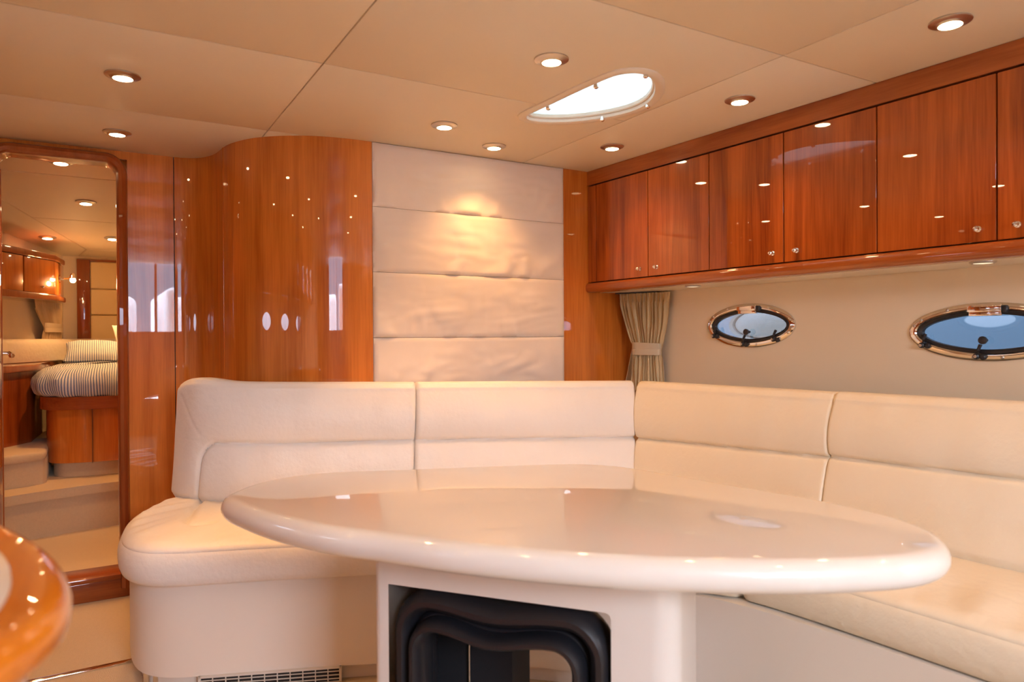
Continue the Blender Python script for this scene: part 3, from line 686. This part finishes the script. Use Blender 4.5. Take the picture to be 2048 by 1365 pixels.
for k in range(13):
    a = -pi/2+pi*k/12; d = -th*(1-cos(a)); rings.append([Vector((p.x, p.y, .710+.032*sin(a))) for p in offset_loop(tl, d)])
bm = bmesh.new(); loft(bm, rings); obj('table_top', bm, 'table_white', TA, ang=30)
fd = Vector((.629, -.777, 0)); fn = Vector((-.777, -.629, 0)); fo = Vector((.78, 1.3, 0))
# pedestal: portal-shaped box with the niche cut right through
Rp = .055
outl = rrect(-.362, .335, -.36, .0, Rp, 8)      # s, depth (negative = away from viewer)
def W3(s, d, z): q = fo+fd*s+fn*d; return Vector((q.x, q.y, z))
n0, n1, nzt = -.321, .1985, .5675
bm = bmesh.new()   # upper block
def wprism(bm, pts, z0, z1):
    v0 = [bm.verts.new(W3(s, d, z0)) for s, d in pts]; v1 = [bm.verts.new(W3(s, d, z1)) for s, d in pts]
    bm.faces.new(v0[::-1]); bm.faces.new(v1)
    for i in range(len(pts)): bm.faces.new((v0[i], v0[(i+1) % len(pts)], v1[(i+1) % len(pts)], v1[i]))
def fpoly(bm, pts, d0, d1):   # prism of (s,z) outline through the depth
    v0 = [bm.verts.new(W3(s, d0, z)) for s, z in pts]; v1 = [bm.verts.new(W3(s, d1, z)) for s, z in pts]
    for i in range(len(pts)): bm.faces.new((v0[i], v0[(i+1) % len(pts)], v1[(i+1) % len(pts)], v1[i]))
    return v0, v1
left = [(-.362+.014*(1-cos(a)), -.014*(1-sin(a))) for a in [pi/2*k/4 for k in range(5)]]
# outer skin of each leg and lintel as three solids whose faces meet
legL = [(n0, 0)]+[(-.362+.02-.02*sin(a), -.02+.02*cos(a)) for a in [pi/2*k/6 for k in range(7)]]+[(-.362, -.34), (-.342, -.36), (n0, -.36)]
legR = [(n1, -.36), (.335-Rp, -.36)]+[(.335-Rp+Rp*sin(a), -.36+Rp-Rp*cos(a)) for a in [pi/2*k/8 for k in range(1, 9)]]+[(.335-Rp+Rp*cos(a), -Rp+Rp*sin(a)) for a in [pi/2*k/8 for k in range(0, 9)]]+[(n1, 0)]
wprism(bm, legL, 0.0, .68); wprism(bm, legR, 0.0, .68)
ri = .014; arcR = [(n1-ri+ri*sin(a), nzt-ri+ri*cos(a)) for a in [pi/2*k/5 for k in range(6)]]
arcL = [(n0, nzt)]
poly2 = [(n0, .68), (n0, nzt)]+arcR+[(n1, .68)]
v0, v1 = fpoly(bm, poly2, 0, -.36); bm.faces.new(v0); bm.faces.new(v1[::-1])
wprism(bm, [(n0, 0), (n1, 0), (n1, -.36), (n0, -.36)], 0, .06)
bmesh.ops.remove_doubles(bm, verts=bm.verts, dist=.0004)
obj('pedestal', bm, 'gelcoat', TA, ang=40)
# black liner on the left half of the niche back and nested rubber trims
bm = bmesh.new(); v0, v1 = fpoly(bm, [(n0+.002, .062), (n0+.002, nzt-.002), (-.093, nzt-.002), (-.093, .062)], -.20, -.33); bm.faces.new(v0[::-1]); bm.faces.new(v1); obj('niche_liner', bm, 'niche_black', TA)
bm = bmesh.new(); tube(bm, [W3(-.205, -.193, .07), W3(-.205, -.193, nzt-.01)], .003, 8); obj('cord', bm, 'brushed', TA)
def trim(s0, s1, zt_, r, wave, d, rad, ny, ph, zl=.075):
    pts = []
    for k in range(12): pts.append((s0, zl+(zt_-r-zl)*k/12))
    for k in range(9): a = pi-pi/2*k/8; pts.append((s0+r+r*cos(a), zt_-r+r*sin(a)))
    for k in range(1, 14): t = k/14; pts.append((s0+r+(s1-s0-2*r)*t, zt_-wave*sin(pi*t)**2*(1+.3*sin(ph+3*t))))
    for k in range(9): a = pi/2-pi/2*k/8; pts.append((s1-r+r*cos(a), zt_-r+r*sin(a)))
    for k in range(1, 13): pts.append((s1, zt_-r-(zt_-r-zl)*k/12))
    bm = bmesh.new(); P = [W3(s, d, z) for s, z in pts]
    tube(bm, P, rad, 14, ry=ny, up=fn); obj('rubber_trim', bm, 'rubber', TA)
trim(n0+.029, n1-.026, nzt-.034, .075, .012, -.045, .026, .05, .5)
trim(n0+.067, n1-.070, nzt-.082, .055, .016, -.030, .017, .05, .9)
trim(n0+.056, n1-.058, nzt-.068, .065, .014, -.075, .020, .05, .7)

# ============================================================ GALLEY COUNTER (near left)
GC = thing('galley_counter', 'blurred cherry edged galley counter with white worktop in the near left corner', 'counter', (-.35, .9, 0))
GO = [(-1.25, 1.42), (-.6, 1.38), (-.30, 1.30), (-.17, 1.19), (-.105, 1.076), (-.067, .979), (-.038, .878), (-.025, .79), (-.024, .73), (-.032, .68), (-.055, .635), (-.10, .60), (-.18, .57), (-.6, .54), (-1.25, .52)]
gl_ = offset_loop([Vector((p.x, p.y)) for p in resample(vp(GO), 120)], .004)
rings = []
for k in range(13):
    a = -pi/2+pi*k/12; d = -.024*(1-cos(a)); rings.append([Vector((p.x, p.y, .893+.022*sin(a))) for p in offset_loop(gl_, d)])
bm = bmesh.new(); loft(bm, rings); obj('counter_rail', bm, 'cherry_counter', GC, ang=30)
wt = offset_loop(gl_, -.046); bm = bmesh.new(); loft(bm, [[Vector((p.x, p.y, z)) for p in offset_loop(wt, d)] for z, d in ((.905, 0), (.9165, 0), (.9175, -.002))])
obj('worktop', bm, 'table_white', GC)
bd = offset_loop(gl_, -.034); obj('cabinet_body', prism(bmesh.new(), [(p.x, p.y) for p in bd], 0, .876), 'cherry_counter', GC)
GU = thing('galley_locker', 'cherry overhead locker above the galley on the port side', 'locker', (-1.1, 1.2, 1.4))
obj('body', B(-1.29, -.98, -.4, 3.3, 1.42, CZ-.002, .01), 'cherry_red', GU)
for k in range(7): d = obj('door', B(-.981, -.963, -.38+k*.52, .13+k*.52, 1.44, 1.93, .003), 'cherry_red', GU)

# ============================================================ FORWARD CABIN
struct(obj('floor_cabin', B(-1.4, 1.4, 3.62, 6.4, .06, .10), 'carpet'))
bm = bmesh.new(); cc = struct(obj('ceiling_cabin', prism(bmesh.new(), [(3.66, cz_(3.66)+.006), (6.45, cz_(6.45)+.006), (6.45, cz_(6.45)+.03), (3.66, cz_(3.66)+.03)], -1.6, 1.6, axis='X'), 'ceiling_joint'))
def cp(pts):
    bm = bmesh.new(); v0 = [bm.verts.new((x, y, cz_(y))) for x, y in pts]; v1 = [bm.verts.new((x, y, cz_(y)+.008)) for x, y in pts]; f0 = bm.faces.new(v0[::-1]); bm.faces.new(v1); n = len(pts)
    for i in range(n): bm.faces.new((v0[i], v0[(i+1) % n], v1[(i+1) % n], v1[i]))
    bmesh.ops.bevel(bm, geom=list(f0.edges), offset=.003, segments=2, affect='EDGES')
    obj('ceiling_panel', bm, 'ceiling_vinyl', cc)
# fore-and-aft joint runs (-.52,3.67)->(-.428,4.64)->(-.054,6.0); cross joints at y=4.073 and y=5.06
def jx(y): return -.428+(y-4.641)*.2762
e3 = .002
cp([(-1.5, 3.665), (1.5, 3.665), (1.5, 4.071), (-1.5, 4.071)])
cp([(jx(4.075)+e3, 4.075), (1.5, 4.075), (1.5, 5.056), (jx(5.056)+e3, 5.056)])
cp([(jx(5.060)+e3, 5.060), (1.5, 5.060), (1.5, 6.02), (jx(6.02)+e3, 6.02)])
cp([(-1.5, 4.075), (jx(4.075)-e3, 4.075), (jx(6.02)-e3, 6.02), (-.107, 6.345), (-.3, 6.4), (-1.5, 6.4)])
cp([(jx(6.02)+e3, 6.024), (1.5, 6.024), (1.5, 6.4), (-.102, 6.4), (-.102, 6.345)])
bx_ = lambda y: -.203-(6.33-y)*.37
bm = bmesh.new(); prism(bm, [(bx_(6.36), 6.36), (bx_(3.66), 3.66), (bx_(3.66)-.03, 3.66), (bx_(6.36)-.03, 6.36)], .05, 1.97); struct(obj('wall_cabin_port', bm, 'cabin_fabric' if 'cabin_fabric' in MATS else 'blind_fabric'))
struct(obj('wall_cabin_starboard', prism(bmesh.new(), [(1.05, 6.36), (1.45, 3.66), (1.48, 3.66), (1.08, 6.36)], .05, 1.97), 'cabin_fabric'))
struct(obj('wall_cabin_forward', B(-.9, 1.1, 6.33, 6.36, .05, 1.80), 'cabin_fabric'))
o = obj('pilaster', B(-.113, -.026, 6.295, 6.33, .9, 1.742, .004), 'cherry_trim'); struct(o); o.name = 'trim_2'
struct(obj('trim_3', B(-.026, 1.0, 6.31, 6.33, 1.728, 1.745, .002), 'cherry_trim_x'))
HB = thing('headboard', 'padded yellow-cream headboard of square upholstered panels in the forward cabin', 'headboard', (.4, 6.33, .9))
for i in range(4):
    for j, (z0, z1) in enumerate(((1.52, 1.727), (1.32, 1.517), (1.12, 1.317), (.92, 1.117))):
        obj('pad', B(-.024+i*.25, .223+i*.25, 6.292, 6.329, z0+.001, z1-.001, .012, 3), 'headboard_fabric', HB)
# steps
ST = thing('carpeted_steps', 'two carpeted steps with rounded nosings leading up to the bed', 'steps', (-.1, 4.5, .1))
nose = [(v.x, v.y) for v in catmull([Vector(p) for p in ((-.95, 4.10, 0), (-.62, 4.24, 0), (-.41, 4.34, 0), (-.25, 4.405, 0), (-.08, 4.455, 0), (.09, 4.485, 0), (.4, 4.49, 0), (.9, 4.49, 0))], 6)]
def step(z0, z1, fr, backy, nm):
    bm = prism(bmesh.new(), [(x, y+.022) for x, y in fr]+[(fr[-1][0], backy), (fr[0][0], backy)], z0, z1-.045); r = obj('riser', bm, 'carpet', ST)
    bm = prism(bmesh.new(), fr+[(fr[-1][0], backy), (fr[0][0], backy)], z1-.05, z1, .018, 4); obj('tread', bm, 'carpet', ST)
step(.10, .345, nose, 5.3, 1)
n2 = [(-.95, 4.36), (-.7, 4.44), (-.43, 4.52), (-.31, 4.57), (-.25, 4.61), (-.235, 4.65)]
step(.345, .525, n2, 5.25, 2)
# bed
BE = thing('island_bed', 'raised island bed with curved cherry front in the forward cabin', 'bed', (.35, 5.2, .34))
def bo(d):
    P = catmull([Vector(p) for p in ((-.20, 6.0, 0), (-.235, 5.6, 0), (-.262, 5.2, 0), (-.268, 4.98, 0), (-.255, 4.86, 0), (-.215, 4.775, 0), (-.14, 4.73, 0), (0, 4.705, 0), (.35, 4.69, 0), (.8, 4.705, 0), (.95, 4.8, 0), (1.0, 5.2, 0), (.95, 6.0, 0))], 8)
    return offset_loop([Vector((p.x, p.y)) for p in P], d)
obj('plinth', prism(bmesh.new(), [(p.x, p.y) for p in bo(-.055)], .346, .43), 'carpet', BE)
obj('curved_front', prism(bmesh.new(), [(p.x, p.y) for p in bo(-.02)], .43, .735), 'cherry_cabin' if 'cherry_cabin' in MATS else 'cherry', BE)
bm = prism(bmesh.new(), [(p.x, p.y) for p in bo(.012)], .735, .808, .022, 5); obj('bed_rail', bm, 'cherry_trim_x', BE)
obj('front_joint', B(-.016, -.0135, 4.685, 4.74, .43, .737), 'joint_dark', BE)
ml = resample([Vector((p.x, p.y, 0)) for p in bo(.02)], 200); rings = []
prof = [(-.05, .806), (-.01, .81), (.012, .825), (.024, .85), (.026, .88), (.020, .91), (.002, .94), (-.03, .962), (-.08, .975), (-.16, .984), (-.30, .990)]
for k, (d, z) in enumerate(prof):
    ring = []
    for i, p in enumerate(offset_loop([Vector((q.x, q.y)) for q in ml], d)):
        q = noise.noise(Vector((i*.11, z*9, 2)))*.014+.010*sin(i*.9+q_ if (q_ := 3*noise.noise(Vector((i*.05, z*4, 7)))) else 0)*(1 if k < 6 else .3)
        c_ = Vector((.35, 5.4)); dr = (Vector((p.x, p.y))-c_).normalized(); zz = z+(.012*noise.noise(Vector((i*.13, 5, 1))) if k < 3 else 0)
        ring.append(Vector((p.x+dr.x*q, p.y+dr.y*q, zz)))
    rings.append(ring)
bm = bmesh.new(); R = loft(bm, rings, caps=False); bm.faces.new(R[-1])
uvl = bm.loops.layers.uv.new('UVMap')
bm.verts.index_update()
arc = [0]
for i in range(1, 200): arc.append(arc[-1]+(ml[i]-ml[i-1]).length)
vi = {}
for ring in R:
    for i, v in enumerate(ring): vi[v] = i
i0 = min(range(200), key=lambda i: (ml[i]-Vector((0, 4.70, 0))).length)
for f_ in bm.faces:
    for lp in f_.loops:
        v = lp.vert
        if len(f_.verts) > 4: lp[uvl].uv = (v.co.x, v.co.y)
        else:
            a_ = arc[vi[v]]-arc[i0]; x_ = a_ if a_ < 0 and a_ < -.12 else v.co.x
            lp[uvl].uv = (a_, v.co.z) if v.co.y < 4.80 or v.co.z < .95 else (v.co.x, v.co.y)
obj('striped_mattress', bm, 'striped_cotton', BE, recalc=True)
def pillow(name, lab, cx, cy, cz, a, b, h, rot, m, tilt=0):
    t = thing(name, lab, 'pillow', (cx, cy, cz)); bm = bmesh.new(); nu, nv = 28, 20; top = {}; uvd = {}
    for s in (1, -1):
        for i in range(nu+1):
            for j in range(nv+1):
                u, v = 2*i/nu-1, 2*j/nv-1
                if s < 0 and (i in (0, nu) or j in (0, nv)): top[(s, i, j)] = top[(1, i, j)]; continue
                hh = h*((1-abs(u)**3.0)*(1-abs(v)**3.0))**.5+.006*noise.noise(Vector((u*3, v*3, s+cx)))
                pin = 1-.07*(1-abs(v)**2)*abs(u)**4
                q = Vector((u*a*(1-.05*(1-v*v)*0)*pin, v*b*(1-.05*(1-u*u)), s*hh)); w_ = bm.verts.new(Matrix.Rotation(rot, 4, 'Z') @ Matrix.Rotation(tilt, 4, 'X') @ q); top[(s, i, j)] = w_; uvd[w_] = (u*a, v*b)
        for i in range(nu):
            for j in range(nv): bm.faces.new([top[(s, i, j)], top[(s, i+1, j)], top[(s, i+1, j+1)], top[(s, i, j+1)]][::s])
    ul = bm.loops.layers.uv.new('UVMap')
    for f_ in bm.faces:
        for lp in f_.loops: lp[ul].uv = uvd[lp.vert]
    obj('pillowcase', bm, m, t, local=True, recalc=True)
    return t
pillow('pillow', 'blue and white striped pillow lying flat at the head of the bed', -.005, 5.45, 1.052, .165, .22, .050, 0, 'striped_cotton', .25)
pillow('pillow', 'plain white pillow propped beside the striped one, cut by the door frame', .29, 5.56, 1.10, .17, .2, .06, .1, 'pillow_white', .7)
# side shelf and dark panel to the left of the bed
SH = thing('side_shelf', 'cherry topped side shelf with dark panel front beside the bed', 'shelf', (-.4, 5.0, .525))
sh = [(-.66, 4.50), (-.446, 4.83), (-.298, 5.07), (-.285, 5.30), (-.262, 5.6), (-.225, 6.0), (-.25, 6.1), (-1.05, 4.2), (-.85, 4.2)]
obj('shelf_top', prism(bmesh.new(), sh, .945, .985, .014, 4), 'cherry_trim', SH)
obj('front_panel', prism(bmesh.new(), [(x-.03, y) for x, y in sh], .526, .946), 'dark_cherry' if 'dark_cherry' in MATS else 'cherry_red', SH)
# padded band along hull and bow
PB = thing('padded_backrest', 'low cream padded backrest band running round the head of the bed', 'backrest', (-.2, 5.9, .98))
bl = [(-.80, 4.55), (-.45, 5.30), (-.155, 6.02), (-.10, 6.15), (-.02, 6.21), (.12, 6.23), (1.0, 6.23)]
Pm = resample(vp(bl), 80); s_ = 22
for a0, a1 in ((0, 22), (22, 80)):
    bm = bmesh.new(); rings = []
    for i in range(a0, min(a1+1, 80)):
        tg = (Pm[min(79, i+1)]-Pm[max(0, i-1)]).normalized(); nr = Vector((tg.y, -tg.x, 0)); er = .006 if i in (a0, a1) else 0
        rings.append([Vector((Pm[i]+nr*(o_-er)).to_tuple()[:2]+(z,)) for o_, z in ((0, .986), (.008, .99), (.012, 1.02), (.014, 1.06), (.012, 1.10), (.004, 1.122), (-.012, 1.134), (-.05, 1.137), (-.08, 1.13), (-.08, .986))])
    loft(bm, rings); obj('cushion', bm, 'leather_lamplit', PB)
# cabin locker
CL = thing('cabin_locker', 'cherry wall locker above the curtain in the forward cabin', 'locker', (-.4, 5.2, 1.39))
A1, A2, A3, A4, A5 = (-.95, 4.16), (-.478, 5.09), (-.225, 5.60), (-.187, 5.93), (-.352, 5.93)
def lk(d, z0, z1, m, nm, bev=0):
    body = [(A1[0]+d, A1[1]-d*.5), (A2[0]+d, A2[1]-d*.5), (A3[0]+d, A3[1]-d*.5), (A4[0]+d, A4[1]), A5, (-1.02, 4.12)]
    return obj(nm, prism(bmesh.new(), body, z0, z1, bev, 4), m, CL)
lk(-.014, 1.43, 1.665, 'joint_brown', 'carcass'); lk(.010, 1.655, 1.695, 'cherry_trim', 'cornice', .010); lk(.014, 1.390, 1.432, 'cherry_trim', 'lower_rail', .014)
def ldoor(p, q, kn=None):
    p, q = Vector((*p, 0)), Vector((*q, 0)); d = (q-p).normalized(); n_ = Vector((d.y, -d.x, 0)); c = (p+q)/2+Vector((0, 0, 1.5425))-n_*.006
    bm = bmesh.new(); obox(bm, c, d, n_, Vector((0, 0, 1)), (q-p).length/2-.0015, .007, .109, .0015); o_ = obj('door', bm, 'cherry', CL)
    if kn is not None:
        kp = p+d*kn+n_*.001; bm = bmesh.new()
        tube(bm, [kp+Vector((0, 0, 1.472)), kp+n_*.008+Vector((0, 0, 1.472))], .004, 10); lathe(bm, [(0, -.009), (.007, -.006), (.009, 0), (.007, .006), (0, .009)], 12, kp+n_*.014+Vector((0, 0, 1.472)))
        obj('knob', bm, 'chrome', o_)
dl = lambda t: (A2[0]+(A3[0]-A2[0])*t, A2[1]+(A3[1]-A2[1])*t)
ldoor((-.75, 4.56), dl(-.02), .50); ldoor(dl(0), dl(.40)); ldoor(dl(.42), dl(1), .17); ldoor(A3, A4)
# reading lamp
RL = thing('reading_lamp', 'small chrome swivel reading lamp lit on the end of the cabin locker', 'lamp', (-.20, 5.78, 1.55))
bm = lathe(bmesh.new(), [(.028, 0), (.028, .006), (.010, .010), (.008, .03), (0, .03)], 18, (-.205, 5.76, 1.55), 'X'); obj('wall_plate', bm, 'chrome', RL)
bm = bmesh.new(); tube(bm, [(-.19, 5.76, 1.55), (-.15, 5.74, 1.552), (-.128, 5.73, 1.556)], .004, 8); obj('arm', bm, 'chrome', RL)
bm = bmesh.new(); tube(bm, [(-.128, 5.73, 1.585), (-.126, 5.728, 1.575), (-.125, 5.72, 1.545)], lambda t: .010+.012*t, 14); obj('shade', bm, 'chrome', RL)
bm = lathe(bmesh.new(), [(0, -.016), (.012, -.012), (.018, 0), (.016, .006), (0, .008)], 14, (-.1247, 5.716, 1.537)); obj('bulb', bm, 'bulb', RL)
l = bpy.data.lights.new('lamp', 'POINT'); l.energy = 1.6; l.color = LAMP; l.shadow_soft_size = .02; o = bpy.data.objects.new('lamp', l); COL.objects.link(o); o.parent = RL; o.location = Vector((-.10, 5.70, 1.50))-RL.location
CC = thing('curtain', 'tan gathered curtain tied back under the cabin locker', 'curtain', (-.3, 5.8, 1.0))
curtain(CC, (-.345, 5.78, 0), (-.205, 6.10, 0), 1.392, 1.0, 1.215, .62, .62, nf=9, amp=.016, seed=5, depth=.1)
